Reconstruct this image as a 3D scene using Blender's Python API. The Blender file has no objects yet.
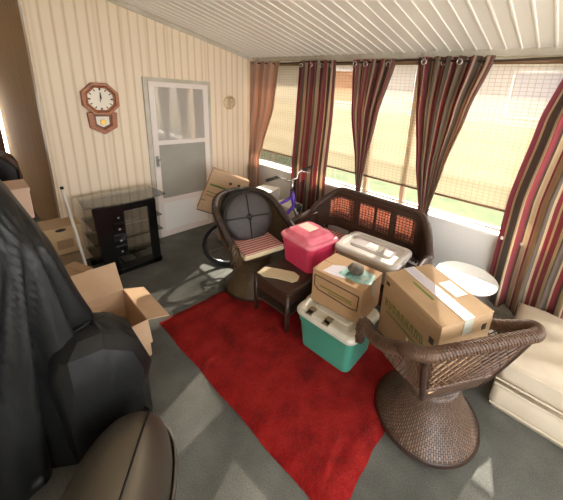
import bpy, bmesh, math, random
from mathutils import Vector, Matrix
random.seed(7)
S = bpy.context.scene
COL = S.collection
PI = math.pi

# ------------------------------------------------------------------ camera
RW = [[0.764418, 0.641318, 0.066156], [0.225633, -0.169988, -0.959267], [-0.60395, 0.748208, -0.274644]]
cam_d = bpy.data.cameras.new('camera')
cam = bpy.data.objects.new('camera', cam_d)
COL.objects.link(cam)
r, d, f_ = [Vector(v) for v in RW]
cam.matrix_world = Matrix((( r.x, -d.x, -f_.x, 3.66261), (r.y, -d.y, -f_.y, -2.82769), (r.z, -d.z, -f_.z, 1.85000), (0, 0, 0, 1)))
cam_d.sensor_width = 36
cam_d.lens = 300.54129 * 36 / 563
cam_d.shift_x = -(322.39441 - 281.5) / 563
cam_d.shift_y = (180.28100 - 250) / 563
cam_d.clip_start = 0.02
S.camera = cam

# ------------------------------------------------------------------ light
EXPOSURE = 1.95
SUN = 5.2
SKY = 2.3
S.view_settings.view_transform = 'Standard'
S.view_settings.look = 'None'
S.view_settings.exposure = EXPOSURE
S.view_settings.gamma = 1
S.view_settings.use_curve_mapping = False
w = bpy.data.worlds.new('sky'); S.world = w; w.use_nodes = True
bg = w.node_tree.nodes['Background']
bg.inputs['Color'].default_value = (0.95, 0.95, 0.97, 1)
bg.inputs['Strength'].default_value = SKY
sd = bpy.data.lights.new('sun', 'SUN'); sun = bpy.data.objects.new('sun', sd); COL.objects.link(sun)
sd.energy = SUN; sd.angle = 0.012; sd.color = (1.0, 0.93, 0.82)
sun.rotation_euler = Vector((0.29, -1.0, -0.72)).to_track_quat('-Z', 'Y').to_euler()
sun.location = (1, 8, 6)


# ------------------------------------------------------------------ helpers
def L(h):
    h = h.lstrip('#')
    o = []
    for i in (0, 2, 4):
        c = int(h[i:i + 2], 16) / 255
        o.append(c / 12.92 if c <= 0.04045 else ((c + 0.055) / 1.055) ** 2.4)
    return (o[0], o[1], o[2], 1)


class NT:
    def __init__(s, name):
        s.m = bpy.data.materials.new(name); s.m.use_nodes = True
        s.t = s.m.node_tree; s.b = s.t.nodes['Principled BSDF']; s.out = s.t.nodes['Material Output']

    def n(s, typ, **kw):
        x = s.t.nodes.new('ShaderNode' + typ)
        for k, v in kw.items():
            if k.startswith('i_'):
                key = k[2:]
                x.inputs[int(key) if key.isdigit() else key.replace('_', ' ')].default_value = v
            else:
                setattr(x, k, v)
        return x

    def l(s, a, b): s.t.links.new(a, b)

    def math(s, op, a, b=None, c=None):
        x = s.n('Math', operation=op)
        for i, v in enumerate((a, b, c)):
            if v is None: continue
            if isinstance(v, (int, float)): x.inputs[i].default_value = v
            else: s.l(v, x.inputs[i])
        return x.outputs[0]

    def mix(s, fac, a, b):
        x = s.n('Mix', data_type='RGBA')
        for sock, v in ((x.inputs[0], fac), (x.inputs[6], a), (x.inputs[7], b)):
            if isinstance(v, (int, float, tuple)): sock.default_value = v
            else: s.l(v, sock)
        return x.outputs[2]

    def ramp(s, fac, stops, interp='LINEAR'):
        x = s.n('ValToRGB'); cr = x.color_ramp; cr.interpolation = interp
        while len(cr.elements) > 1: cr.elements.remove(cr.elements[-1])
        cr.elements[0].position = stops[0][0]; cr.elements[0].color = stops[0][1]
        for p, c in stops[1:]:
            e = cr.elements.new(p); e.color = c
        s.l(fac, x.inputs[0]); return x.outputs[0]

    def coord(s, which='Object'): return s.n('TexCoord').outputs[which]

    def sep(s, v):
        x = s.n('SeparateXYZ'); s.l(v, x.inputs[0]); return x.outputs

    def bump(s, h, strength=0.3, dist=0.01):
        x = s.n('Bump', i_Strength=strength, i_Distance=dist); s.l(h, x.inputs['Height'])
        s.l(x.outputs[0], s.b.inputs['Normal']); return x

    def noise(s, scale, detail=4, vec=None, rough=0.55):
        x = s.n('TexNoise', i_Scale=scale, i_Detail=detail, i_Roughness=rough)
        s.l(vec if vec is not None else s.coord(), x.inputs['Vector']); return x.outputs[0]


def mat(name, col, rough=0.5, metal=0.0, var=None, vscale=8, bump=0, bscale=60, spec=0.5, coat=0):
    k = NT(name); b = k.b
    c = L(col) if isinstance(col, str) else col
    b.inputs['Base Color'].default_value = c
    b.inputs['Roughness'].default_value = rough
    b.inputs['Metallic'].default_value = metal
    b.inputs['Specular IOR Level'].default_value = spec
    b.inputs['Coat Weight'].default_value = coat
    if var:
        nz = k.noise(vscale)
        k.l(k.ramp(nz, [(0.3, c), (0.7, L(var))]), b.inputs['Base Color'])
    if bump:
        k.bump(k.noise(bscale), bump)
    return k.m


class MB:
    """collects shapes in one bmesh (UVs in metres)"""
    def __init__(s):
        s.bm = bmesh.new(); s.uv = s.bm.loops.layers.uv.new('UVMap')

    def face(s, vs, uvs=None):
        try:
            f = s.bm.faces.new(vs)
        except ValueError:
            return None
        if uvs:
            for lp, u in zip(f.loops, uvs): lp[s.uv].uv = u
        return f

    def box(s, c, size, rz=0, M=None, taper=1.0):
        x, y, z = [v / 2 for v in size]
        R = Matrix.Rotation(rz, 3, 'Z') if M is None else M
        vs = []
        for sz in (-1, 1):
            k = taper if sz < 0 else 1
            for sx, sy in ((-1, -1), (1, -1), (1, 1), (-1, 1)):
                vs.append(s.bm.verts.new(Vector(c) + R @ Vector((sx * x * k, sy * y * k, sz * z))))
        W, D, H = size
        def q(i, a, b): s.face([vs[j] for j in i], [(0, 0), (a, 0), (a, b), (0, b)])
        q((3, 2, 1, 0), W, D); q((4, 5, 6, 7), W, D)
        q((0, 1, 5, 4), W, H); q((1, 2, 6, 5), D, H); q((2, 3, 7, 6), W, H); q((3, 0, 4, 7), D, H)
        return s

    def prism(s, pts, z0, z1, plane='xy'):
        """polygon extruded"""
        def P(a, b, h):
            return (a, b, h) if plane == 'xy' else ((h, a, b) if plane == 'yz' else (a, h, b))
        lo = [s.bm.verts.new(P(a, b, z0)) for a, b in pts]
        hi = [s.bm.verts.new(P(a, b, z1)) for a, b in pts]
        n = len(pts)
        f1 = s.face(hi, [p for p in pts]); f2 = s.face(lo[::-1], [p for p in pts[::-1]])
        acc = 0
        for i in range(n):
            j = (i + 1) % n
            d_ = math.dist(pts[i], pts[j]); h = abs(z1 - z0)
            s.face([lo[i], lo[j], hi[j], hi[i]], [(acc, 0), (acc + d_, 0), (acc + d_, h), (acc, h)]); acc += d_
        return s

    def lathe(s, prof, c=(0, 0, 0), n=32, cap=True, axis='Z', sx=1, sy=1):
        rings = []
        v = 0; vv = [0]
        for i in range(1, len(prof)): vv.append(vv[-1] + math.dist(prof[i], prof[i - 1]))
        rm = max(p[0] for p in prof)
        def P(a, b, h):
            if axis == 'Z': return Vector((c[0] + a, c[1] + b, c[2] + h))
            if axis == 'X': return Vector((c[0] + h, c[1] + a, c[2] + b))
            return Vector((c[0] + b, c[1] + h, c[2] + a))
        for r_, z in prof:
            rings.append([s.bm.verts.new(P(r_ * sx * math.cos(2 * PI * i / n), r_ * sy * math.sin(2 * PI * i / n), z)) for i in range(n)])
        for k in range(len(prof) - 1):
            for i in range(n):
                j = (i + 1) % n
                u0, u1 = 2 * PI * rm * i / n, 2 * PI * rm * (i + 1) / n
                s.face([rings[k][i], rings[k][j], rings[k + 1][j], rings[k + 1][i]], [(u0, vv[k]), (u1, vv[k]), (u1, vv[k + 1]), (u0, vv[k + 1])])
        if cap:
            s.face(rings[0][::-1], [(p.co.x, p.co.y) for p in rings[0][::-1]]); s.face(rings[-1], [(p.co.x, p.co.y) for p in rings[-1]])
        return s

    def tube(s, pts, r, n=8, closed=False, cap=True):
        pts = [Vector(p) for p in pts]; m = len(pts)
        rr = r if isinstance(r, (list, tuple)) else [r] * m
        prev = None; rings = []; acc = 0; vs = []
        for i, p in enumerate(pts):
            a = pts[(i - 1) % m] if (closed or i > 0) else p
            b = pts[(i + 1) % m] if (closed or i < m - 1) else p
            t = (b - a).normalized() if (b - a).length > 1e-9 else Vector((0, 0, 1))
            if prev is None:
                up = Vector((0, 0, 1)) if abs(t.z) < 0.9 else Vector((1, 0, 0))
                nx = t.cross(up).normalized()
            else:
                nx = (prev - t * prev.dot(t)).normalized()
            prev = nx; ny = t.cross(nx)
            rings.append([s.bm.verts.new(p + (nx * math.cos(2 * PI * k / n) + ny * math.sin(2 * PI * k / n)) * rr[i]) for k in range(n)])
            if i: acc += (pts[i] - pts[i - 1]).length
            vs.append(acc)
        R_ = max(rr)
        for i in range(m if closed else m - 1):
            j = (i + 1) % m
            v0, v1 = vs[i], (vs[j] if j else acc + (pts[0] - pts[-1]).length)
            for k in range(n):
                q = (k + 1) % n
                u0, u1 = 2 * PI * R_ * k / n, 2 * PI * R_ * (k + 1) / n
                s.face([rings[i][k], rings[i][q], rings[j][q], rings[j][k]], [(v0, u0), (v0, u1), (v1, u1), (v1, u0)])
        if cap and not closed:
            s.face(rings[0][::-1]); s.face(rings[-1])
        return s

    def grid(s, fn, nu, nv, uvfn=None, closed_u=False):
        vs = [[s.bm.verts.new(fn(i / nu, j / nv)) for j in range(nv + 1)] for i in range(nu if closed_u else nu + 1)]
        for i in range(nu):
            i2 = (i + 1) % nu if closed_u else i + 1
            for j in range(nv):
                cs = [(i / nu, j / nv), ((i + 1) / nu, j / nv), ((i + 1) / nu, (j + 1) / nv), (i / nu, (j + 1) / nv)]
                s.face([vs[i][j], vs[i2][j], vs[i2][j + 1], vs[i][j + 1]], [uvfn(*c) for c in cs] if uvfn else cs)
        return vs

    def build(s, name, m, parent=None, smooth=False, bevel=0, solid=0, sub=0, wire=0, loc=None, rot=None, normals=True):
        if normals: bmesh.ops.recalc_face_normals(s.bm, faces=s.bm.faces)
        me = bpy.data.meshes.new(name); s.bm.to_mesh(me); s.bm.free()
        if smooth:
            for p in me.polygons: p.use_smooth = True
        me.materials.append(m)
        o = bpy.data.objects.new(name, me); COL.objects.link(o)
        if parent: o.parent = parent
        if loc is not None: o.location = loc
        if rot is not None: o.rotation_euler = rot
        if wire:
            md = o.modifiers.new('wire', 'WIREFRAME'); md.thickness = wire; md.use_replace = True; md.use_even_offset = False
        if solid:
            md = o.modifiers.new('solid', 'SOLIDIFY'); md.thickness = solid; md.offset = 0
        if bevel:
            md = o.modifiers.new('bevel', 'BEVEL'); md.width = bevel; md.segments = 2; md.limit_method = 'ANGLE'; md.angle_limit = 0.6
        if sub:
            md = o.modifiers.new('sub', 'SUBSURF'); md.levels = sub; md.render_levels = sub
        return o


def thing(name, label, cat, loc=(0, 0, 0), rz=0, group=None, rot=None):
    o = bpy.data.objects.new(name, None); COL.objects.link(o)
    o.location = loc; o.rotation_euler = rot if rot else (0, 0, rz)
    return tag(o, label, cat, group)


def tag(o, label, cat, group=None):
    o['label'] = label; o['category'] = cat
    if group: o['group'] = group
    return o


def struct(o):
    o['kind'] = 'structure'; return o


def B(c, size, **k): return MB().box(c, size, **k)


# ------------------------------------------------------------------ materials
def m_panel(name, base, groove, axis, pitch=0.1, rough=0.45, spec=0.4):
    k = NT(name); sp = k.sep(k.coord())
    a = sp[axis]
    fr = k.math('FRACT', k.math('DIVIDE', k.math('ADD', a, 50), pitch))
    tri = k.math('ABSOLUTE', k.math('SUBTRACT', fr, 0.5))
    fr2 = k.math('FRACT', k.math('DIVIDE', k.math('ADD', a, 50.02), pitch * 2.6))
    tri2 = k.math('ABSOLUTE', k.math('SUBTRACT', fr2, 0.5))
    g1 = k.ramp(tri, [(0.0, (0, 0, 0, 1)), (0.33, (0, 0, 0, 1)), (0.47, (1, 1, 1, 1))])
    g2 = k.ramp(tri2, [(0.40, (0, 0, 0, 1)), (0.5, (1, 1, 1, 1))])
    mp = k.n('Mapping'); mp.inputs['Scale'].default_value = (9, 9, 0.5); k.l(k.coord(), mp.inputs[0])
    nz = k.noise(3, 4, mp.outputs[0])
    g = k.math('MULTIPLY', k.math('MAXIMUM', g1, k.math('MULTIPLY', g2, 0.6)), k.math('ADD', nz, 0.25))
    k.l(k.mix(g, L(base), L(groove)), k.b.inputs['Base Color'])
    k.b.inputs['Roughness'].default_value = rough; k.b.inputs['Specular IOR Level'].default_value = spec
    k.bump(k.math('SUBTRACT', 1.0, g1), 0.5, 0.006)
    return k.m


def m_carpet():
    k = NT('carpet'); c = k.coord()
    n1 = k.noise(3, 5, c); n2 = k.noise(160, 3, c, 0.8)
    v = k.math('ADD', k.math('MULTIPLY', n1, 0.45), k.math('MULTIPLY', n2, 0.55))
    k.l(k.ramp(v, [(0.3, L('#454641')), (0.5, L('#65655f')), (0.7, L('#878780'))]), k.b.inputs['Base Color'])
    k.b.inputs['Roughness'].default_value = 0.95; k.b.inputs['Specular IOR Level'].default_value = 0.15
    k.bump(n2, 0.8, 0.01); return k.m


def m_rug():
    k = NT('red_shag'); c = k.coord()
    n1 = k.noise(7, 5, c, 0.6); n2 = k.noise(120, 3, c, 0.7)
    v = k.math('ADD', k.math('MULTIPLY', n1, 0.65), k.math('MULTIPLY', n2, 0.35))
    k.l(k.ramp(v, [(0.34, L('#6d0c0c')), (0.52, L('#a01815')), (0.68, L('#b82e27'))]), k.b.inputs['Base Color'])
    k.b.inputs['Roughness'].default_value = 0.95; k.b.inputs['Specular IOR Level'].default_value = 0.1
    k.b.inputs['Sheen Weight'].default_value = 0.05
    k.bump(n2, 1.0, 0.02); return k.m


def m_wicker(name, c1, c2, gap, su=70, rough=0.4, turn=False):
    k = NT(name); uv = k.coord('UV')
    br = k.n('TexBrick', offset=0.5, i_Scale=su, i_Mortar_Size=0.11, i_Mortar_Smooth=0.5, i_Brick_Width=1.0, i_Row_Height=0.6)
    br.inputs['Color1'].default_value = L(c1); br.inputs['Color2'].default_value = L(c2); br.inputs['Mortar'].default_value = L(gap)
    if turn:
        mp = k.n('Mapping'); mp.inputs['Rotation'].default_value = (0, 0, PI / 2); k.l(uv, mp.inputs[0]); uv = mp.outputs[0]
    k.l(uv, br.inputs['Vector']); k.l(br.outputs['Color'], k.b.inputs['Base Color'])
    k.b.inputs['Roughness'].default_value = rough
    k.bump(k.math('SUBTRACT', 1.0, br.outputs['Fac']), 0.9, 0.006); return k.m


def m_cane():
    k = NT('reddish_cane'); uv = k.coord('UV')
    br = k.n('TexBrick', offset=0.5, i_Scale=26, i_Mortar_Size=0.08, i_Mortar_Smooth=0.2, i_Brick_Width=0.55, i_Row_Height=0.4)
    br.inputs['Color1'].default_value = L('#c47a5e'); br.inputs['Color2'].default_value = L('#ac634a'); br.inputs['Mortar'].default_value = L('#5d3325')  # reddish tone stands in for daylight coming through the strips
    k.l(uv, br.inputs['Vector']); k.l(br.outputs['Color'], k.b.inputs['Base Color']); k.b.inputs['Roughness'].default_value = 0.45
    tr = k.n('BsdfTranslucent'); k.l(br.outputs['Color'], tr.inputs[0]); tp = k.n('BsdfTransparent')
    a = k.n('MixShader', i_Fac=0.5); k.l(k.b.outputs[0], a.inputs[1]); k.l(tr.outputs[0], a.inputs[2])
    b = k.n('MixShader'); k.l(k.math('MULTIPLY', br.outputs['Fac'], 0.75), b.inputs[0]); k.l(a.outputs[0], b.inputs[1]); k.l(tp.outputs[0], b.inputs[2])
    k.l(b.outputs[0], k.out.inputs[0]); return k.m


STRIPES = [(0.0, '#943f49'), (0.10, '#d9c6a2'), (0.15, '#66564b'), (0.30, '#d9c6a2'), (0.35, '#a8454e'), (0.45, '#66564b'),
           (0.49, '#e6d7b8'), (0.60, '#943f49'), (0.64, '#b9a27c'), (0.74, '#6f6053'), (0.82, '#e0cfab'), (0.87, '#a0414b'), (0.96, '#c9b48c')]


STRIPES_B = [(0.0, '#9c5157'), (0.10, '#cbb69b'), (0.15, '#7a695c'), (0.30, '#cebaa0'), (0.34, '#a3545b'), (0.43, '#7a695c'),  # muted copy of the stripes, shade of the backlit curtains mixed in
             (0.50, '#c4b196'), (0.58, '#964d54'), (0.64, '#8d7863'), (0.74, '#766457'), (0.82, '#bba78b'), (0.87, '#8c434b'), (0.96, '#a28c73')]


def m_curtain(name, stops, rep, transl=0.35):
    k = NT(name); u = k.sep(k.coord('UV'))[0]
    fr = k.math('FRACT', k.math('MULTIPLY', u, rep))
    col = k.ramp(fr, [(p, L(c)) for p, c in stops], 'CONSTANT')
    k.l(col, k.b.inputs['Base Color']); k.b.inputs['Roughness'].default_value = 0.75
    k.b.inputs['Sheen Weight'].default_value = 0.2
    tr = k.n('BsdfTranslucent'); k.l(col, tr.inputs[0])
    mx = k.n('MixShader', i_Fac=transl); k.l(k.b.outputs[0], mx.inputs[1]); k.l(tr.outputs[0], mx.inputs[2]); k.l(mx.outputs[0], k.out.inputs[0])
    return k.m


def m_shade():
    k = NT('woven_shade'); sp = k.sep(k.coord())
    x, z = sp[0], sp[2]
    fx = k.math('ABSOLUTE', k.math('SUBTRACT', k.math('FRACT', k.math('DIVIDE', k.math('ADD', x, 10), 0.045)), 0.5))
    fz = k.math('ABSOLUTE', k.math('SUBTRACT', k.math('FRACT', k.math('DIVIDE', k.math('ADD', z, 10), 0.03)), 0.5))
    nz = k.noise(25, 3)
    gx = k.math('GREATER_THAN', fx, 0.43); gz = k.math('GREATER_THAN', k.math('ADD', fz, k.math('MULTIPLY', nz, 0.12)), 0.47)
    g = k.math('MAXIMUM', gx, gz)
    t = k.math('MULTIPLY', k.math('SUBTRACT', 1.0, k.math('MULTIPLY', g, 0.4)), 0.26)
    df = k.n('BsdfDiffuse'); tr = k.n('BsdfTranslucent'); tp = k.n('BsdfTransparent')
    df.inputs[0].default_value = L('#cabd9f'); tr.inputs[0].default_value = L('#a3977f'); tp.inputs[0].default_value = (1, 0.97, 0.92, 1)
    k.l(k.mix(g, L('#cabd9f'), L('#ad9f83')), df.inputs[0]); k.l(k.mix(g, L('#a3977f'), L('#857962')), tr.inputs[0])
    a = k.n('MixShader', i_Fac=0.35); k.l(df.outputs[0], a.inputs[1]); k.l(tr.outputs[0], a.inputs[2])
    b = k.n('MixShader'); k.l(t, b.inputs[0]); k.l(a.outputs[0], b.inputs[1]); k.l(tp.outputs[0], b.inputs[2])
    k.l(b.outputs[0], k.out.inputs[0]); return k.m


def m_glass(name, tint=(1, 1, 1, 1), gloss=0.08, rough=0.02):
    k = NT(name)
    tp = k.n('BsdfTransparent'); tp.inputs[0].default_value = tint
    gl = k.n('BsdfGlossy', i_Roughness=rough)
    fr = k.n('Fresnel', i_IOR=1.45)
    f2 = k.math('MINIMUM', k.math('ADD', fr.outputs[0], gloss), 0.9)
    mx = k.n('MixShader'); k.l(f2, mx.inputs[0]); k.l(tp.outputs[0], mx.inputs[1]); k.l(gl.outputs[0], mx.inputs[2]); k.l(mx.outputs[0], k.out.inputs[0])
    return k.m


def m_pane():
    k = NT('door_pane'); k.b.inputs['Base Color'].default_value = L('#c2bdb3'); k.b.inputs['Roughness'].default_value = 0.5
    gl = k.n('BsdfGlossy', i_Roughness=0.03); mx = k.n('MixShader', i_Fac=0.28)
    k.l(k.b.outputs[0], mx.inputs[1]); k.l(gl.outputs[0], mx.inputs[2]); k.l(mx.outputs[0], k.out.inputs[0]); return k.m


def m_card(name, base, var):
    k = NT(name)
    mp = k.n('Mapping'); mp.inputs['Scale'].default_value = (1, 1, 12); k.l(k.coord(), mp.inputs[0])
    nz = k.noise(6, 4, mp.outputs[0])
    k.l(k.ramp(nz, [(0.3, L(base)), (0.75, L(var))]), k.b.inputs['Base Color'])
    k.b.inputs['Roughness'].default_value = 0.7; k.b.inputs['Specular IOR Level'].default_value = 0.25
    return k.m


def m_wood(name, c1, c2, rough=0.35):
    k = NT(name)
    mp = k.n('Mapping'); mp.inputs['Scale'].default_value = (4, 4, 25); k.l(k.coord(), mp.inputs[0])
    nz = k.noise(5, 5, mp.outputs[0])
    k.l(k.ramp(nz, [(0.3, L(c1)), (0.7, L(c2))]), k.b.inputs['Base Color']); k.b.inputs['Roughness'].default_value = rough
    return k.m


def m_siding(name, c, line):
    k = NT(name); z = k.sep(k.coord())[2]
    fr = k.math('FRACT', k.math('DIVIDE', k.math('ADD', z, 20), 0.2))
    k.l(k.mix(k.math('LESS_THAN', fr, 0.1), L(c), L(line)), k.b.inputs['Base Color']); k.b.inputs['Roughness'].default_value = 0.7
    return k.m


def m_stripecushion():
    k = NT('striped_cotton'); y = k.sep(k.coord())[0]
    fr = k.math('FRACT', k.math('MULTIPLY', k.math('ADD', y, 5), 26))
    k.l(k.ramp(fr, [(0, L('#a83a40')), (0.5, L('#e2c8b8')), (0.72, L('#8a2a32')), (0.85, L('#e6d4c4'))], 'CONSTANT'), k.b.inputs['Base Color'])
    k.b.inputs['Roughness'].default_value = 0.85
    return k.m


def m_plastic_sheet():
    k = NT('black_plastic_sheet')
    k.b.inputs['Base Color'].default_value = (0.010, 0.011, 0.011, 1); k.b.inputs['Specular IOR Level'].default_value = 0.32; k.b.inputs['Roughness'].default_value = 0.42
    mp = k.n('Mapping'); mp.inputs['Scale'].default_value = (3, 3, 1.2); k.l(k.coord(), mp.inputs[0])
    k.bump(k.noise(4, 3, mp.outputs[0], 0.4), 0.25, 0.05); return k.m


M = dict(
    sash=mat('pinkish_white', '#ebe0d8', 0.4), mullion=mat('tan_mullion', '#c9a88c', 0.5),
    panel=m_panel('cream_panelling', '#f2e0c6', '#d6bf9b', 1, 0.085),
    panel_hall=m_panel('brown_panelling', '#cbab80', '#9c7d52', 0, 0.085, 0.85, 0.1),
    carpet=m_carpet(), rug=m_rug(),
    white=mat('white_paint', '#f0eee8', 0.45), ceil=mat('ceiling_enamel', '#f4f0e8', 0.35),
    greyw=mat('weathered_white', '#cfc8b8', 0.5, var='#b9b09c', vscale=5),  # off-white mottled with grey-tan
    glass=m_glass('window_glass', gloss=0.0), tglass=m_glass('table_glass', (0.95, 0.97, 0.955, 1), 0.03),
    shade=m_shade(), brown_rail=mat('brown_rail', '#7d5d3f', 0.6),
    cstripe=m_curtain('striped_curtain', STRIPES_B, 2.7, 0.6),
    cstripe5=m_curtain('wide_striped_curtain', STRIPES, 2.6, 0.3),
    cpeach=m_curtain('faded_curtain', [(0, '#d4b09a'), (0.2, '#dfc4b0'), (0.3, '#b89f90'), (0.45, '#d6b096'), (0.6, '#c79d80'), (0.75, '#e2c8af'), (0.85, '#ae8d78')], 2.0, 0.45),  # salmon tone of sun behind the cloth is put into its colour
    steel=mat('steel', '#b8b4ac', 0.3, 1.0), rod=mat('dark_rod', '#4b3d33', 0.4, 0.5),
    oak=m_wood('oak', '#8a4a24', '#b56f3d'), oakdark=m_wood('oak_dark', '#6b3418', '#8c4d27'),
    dial=mat('clock_dial', '#efe6d2', 0.4), black=mat('black_lacquer', '#0c0c0c', 0.22), blackm=mat('black_matt', '#151515', 0.6),
    brass=mat('brass', '#b08a3e', 0.3, 1.0),
    card=m_card('cardboard', '#a98b69', '#b69876'), card2=m_card('cardboard_pale', '#c4a280', '#cfb092'), card3=m_card('cardboard_worn', '#a88763', '#b59370'),
    card_in=m_card('cardboard_inside', '#9c7650', '#aa8259'),
    print_green=mat('green_print', '#67803c', 0.7), print_dark=mat('dark_print', '#3c3324', 0.7), print_olive=mat('olive_print', '#7d7434', 0.7),
    tape=mat('clear_tape', '#b3b4a8', 0.15, spec=0.8), tape_b=mat('paper_strip', '#c9c2cc', 0.25),
    paper=mat('white_paper', '#e9e4da', 0.6), label=mat('shipping_label', '#d8c9bb', 0.5),
    wick=m_wicker('dark_wicker', '#5a4030', '#483225', '#1c120c', 44), wick_l=m_wicker('brown_wicker', '#745a48', '#5a4335', '#20140d', 44),
    wick_base=m_wicker('ribbed_wicker', '#77604f', '#5c4638', '#1a110b', 44, turn=True), wick_old=m_wicker('olive_wicker', '#6f5a3c', '#5a462c', '#1f150c', 44), cane=mat('cane_strand', '#5d4433', 0.45),
    cane_d=mat('dark_cane', '#34231a', 0.4), cane_red=m_cane(),
    pink=mat('pink_plastic', '#d8345c', 0.35, var='#dd4468', vscale=4), pinklid=mat('pale_pink_plastic', '#ee6f86', 0.22, var='#f2909f', vscale=12),
    teal=mat('teal_plastic', '#3f8b76', 0.35, var='#4a9883', vscale=3), lidwhite=mat('milky_plastic', '#d6d3c4', 0.35, var='#c6c2b2', vscale=10),
    greylid=mat('pale_grey_plastic', '#c9c2bb', 0.28), greyin=mat('mauve_grey_plastic', '#b6aaa8', 0.3), clear=mat('cloudy_plastic', '#a9a39a', 0.3),
    aqua=mat('aqua_film', '#5aa79b', 0.2, var='#bfd3cf', vscale=22), stone=mat('grey_pebble', '#7c746a', 0.6, var='#4c463f', vscale=18),
    cush=mat('charcoal_quilt', '#3c3634', 0.55, var='#2f2a28', vscale=9, bump=0.3, bscale=30), cushseam=mat('black_seam', '#17130f', 0.6),
    stripe=m_stripecushion(), cream=mat('cream_cloth', '#d8c9a5', 0.85),
    mattress=mat('cream_ticking', '#d2c5b0', 0.8, var='#c6b8a1', vscale=5, bump=0.25, bscale=9),
    purple=mat('purple_frame', '#5b3aa6', 0.25, 0.2, coat=0.5), tyre=mat('tyre_rubber', '#121212', 0.7), silver=mat('bright_alloy', '#c9c9c9', 0.25, 1.0),
    sheet=m_plastic_sheet(), shell=mat('graphite_shell', '#6c6457', 0.36, 0.7), rim=mat('shell_rim', '#6a655b', 0.35, 0.4),
    tray=mat('white_enamel', '#ecebe6', 0.35), greyplastic=mat('grey_plastic', '#a6a298', 0.45),
    lawn=mat('dry_lawn', '#566242', 0.9, var='#6a6c4a', vscale=2), concrete=mat('concrete', '#c9c4b8', 0.9, var='#b6b0a3', vscale=2),
    side_l=m_siding('tan_siding', '#c3b492', '#a99a78'), side_u=m_siding('white_siding', '#c4bbb9', '#a39b99'), win_far=mat('far_window', '#a9a3ae', 0.2),
    brownpanel=mat('rust_panel', '#a8653f', 0.7), screen=mat('grey_screen', '#a7a49a', 0.75, var='#9d9a90', vscale=3),
    doorglass=m_pane(), pale=mat('pale_box', '#d8b7a0', 0.7), walnut=m_wood('walnut', '#3b2114', '#55301c'),
    ivory=mat('ivory_metal', '#d8c49a', 0.35, 0.6), binbox=mat('file_box', '#c9a676', 0.6, var='#d4b386', vscale=6), goldgrey=mat('bin_dark', '#3a3a38', 0.5))

# ------------------------------------------------------------------ setting
SL = -0.2                                       # roof slope
def ceil_z(y): return 2.27 + SL * y
XE, YB = 6.2, -3.9
struct(B(((XE - 3.9) / 2, YB / 2, -0.05), (XE + 3.9, -YB, 0.1)).build('floor', M['carpet']))
mb = MB()                                       # cream panel wall, x = 0, from the window wall to the hall corner
mb.prism([(0.06, 0), (0.06, ceil_z(0.06) + .04), (-2.33, ceil_z(-2.33) + .04), (-2.33, 0)], -0.12, 0, 'yz')
struct(mb.build('wall_back', M['panel']))
struct(MB().prism([(-3.7, 0), (-0.12, 0), (-0.12, ceil_z(-2.33) + .04), (-3.7, ceil_z(-2.33) + .04)], -2.33, -2.23, 'xz').build('wall_left', M['panel_hall']))
mb = MB()
mb.box((-3.75, -3.37, 1.4), (0.1, 1.06, 2.8)); mb.box((-3.75, -2.585, 2.3), (0.1, 0.51, 1.4)); mb.box((-3.75, -2.585, 0.25), (0.1, 0.51, 0.5))
struct(mb.build('wall_far', M['white']))
struct(B((-3.68, -2.42, 1.05), (0.05, 0.1, 2.1)).build('trim_1', M['walnut']))
struct(MB().prism([(-3.8, 0), (4.7, 0), (4.7, 2.25), (XE, 2.25), (XE, 3.1), (-3.8, 3.1)], YB - 0.1, YB, 'xz').build('wall_front', M['panel']))  # unseen wall, its opening added to let fill light in
# end wall with wide openings
mb = MB()
mb.box((XE + .05, YB / 2, 0.4), (0.1, -YB, 0.8))
for y in (-0.05, -1.3, -2.6, -3.85): mb.box((XE + .05, y, 1.6), (0.1, 0.1, 1.8))
mb.box((XE + .05, YB / 2, 2.6), (0.1, -YB, 0.75))
struct(mb.build('wall_end', M['white']))
# ribbed ceiling
mb = MB(); prof = []; x = -3.8; pitch = 0.105
while x < XE + 0.1:
    prof += [(x, 0), (x + 0.083, 0), (x + 0.088, -0.006), (x + 0.100, -0.006)]; x += pitch
def cp(x, dz, y): return (x, y, ceil_z(y) + dz)
rows = []
for y in (0.35, YB - 0.1): rows.append([mb.bm.verts.new(cp(px, dz, y)) for px, dz in prof])
for i in range(len(prof) - 1): mb.face([rows[0][i], rows[0][i + 1], rows[1][i + 1], rows[1][i]])
top = [mb.bm.verts.new((X_, y, ceil_z(y) + 0.08)) for X_, y in ((-3.8, .35), (XE + .15, .35), (XE + .15, YB - .1), (-3.8, YB - .1))]
mb.face(top)
struct(mb.build('ceiling', M['ceil'], normals=False))
# trim along the panel wall top
mb = MB(); mb.prism([(0.0, ceil_z(0) - 0.01), (-2.33, ceil_z(-2.33) - 0.01), (-2.33, ceil_z(-2.33) - 0.05), (0.0, ceil_z(0) - 0.05)], 0.001, 0.022, 'yz')
struct(mb.build('trim_2', M['greyw']))
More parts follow.
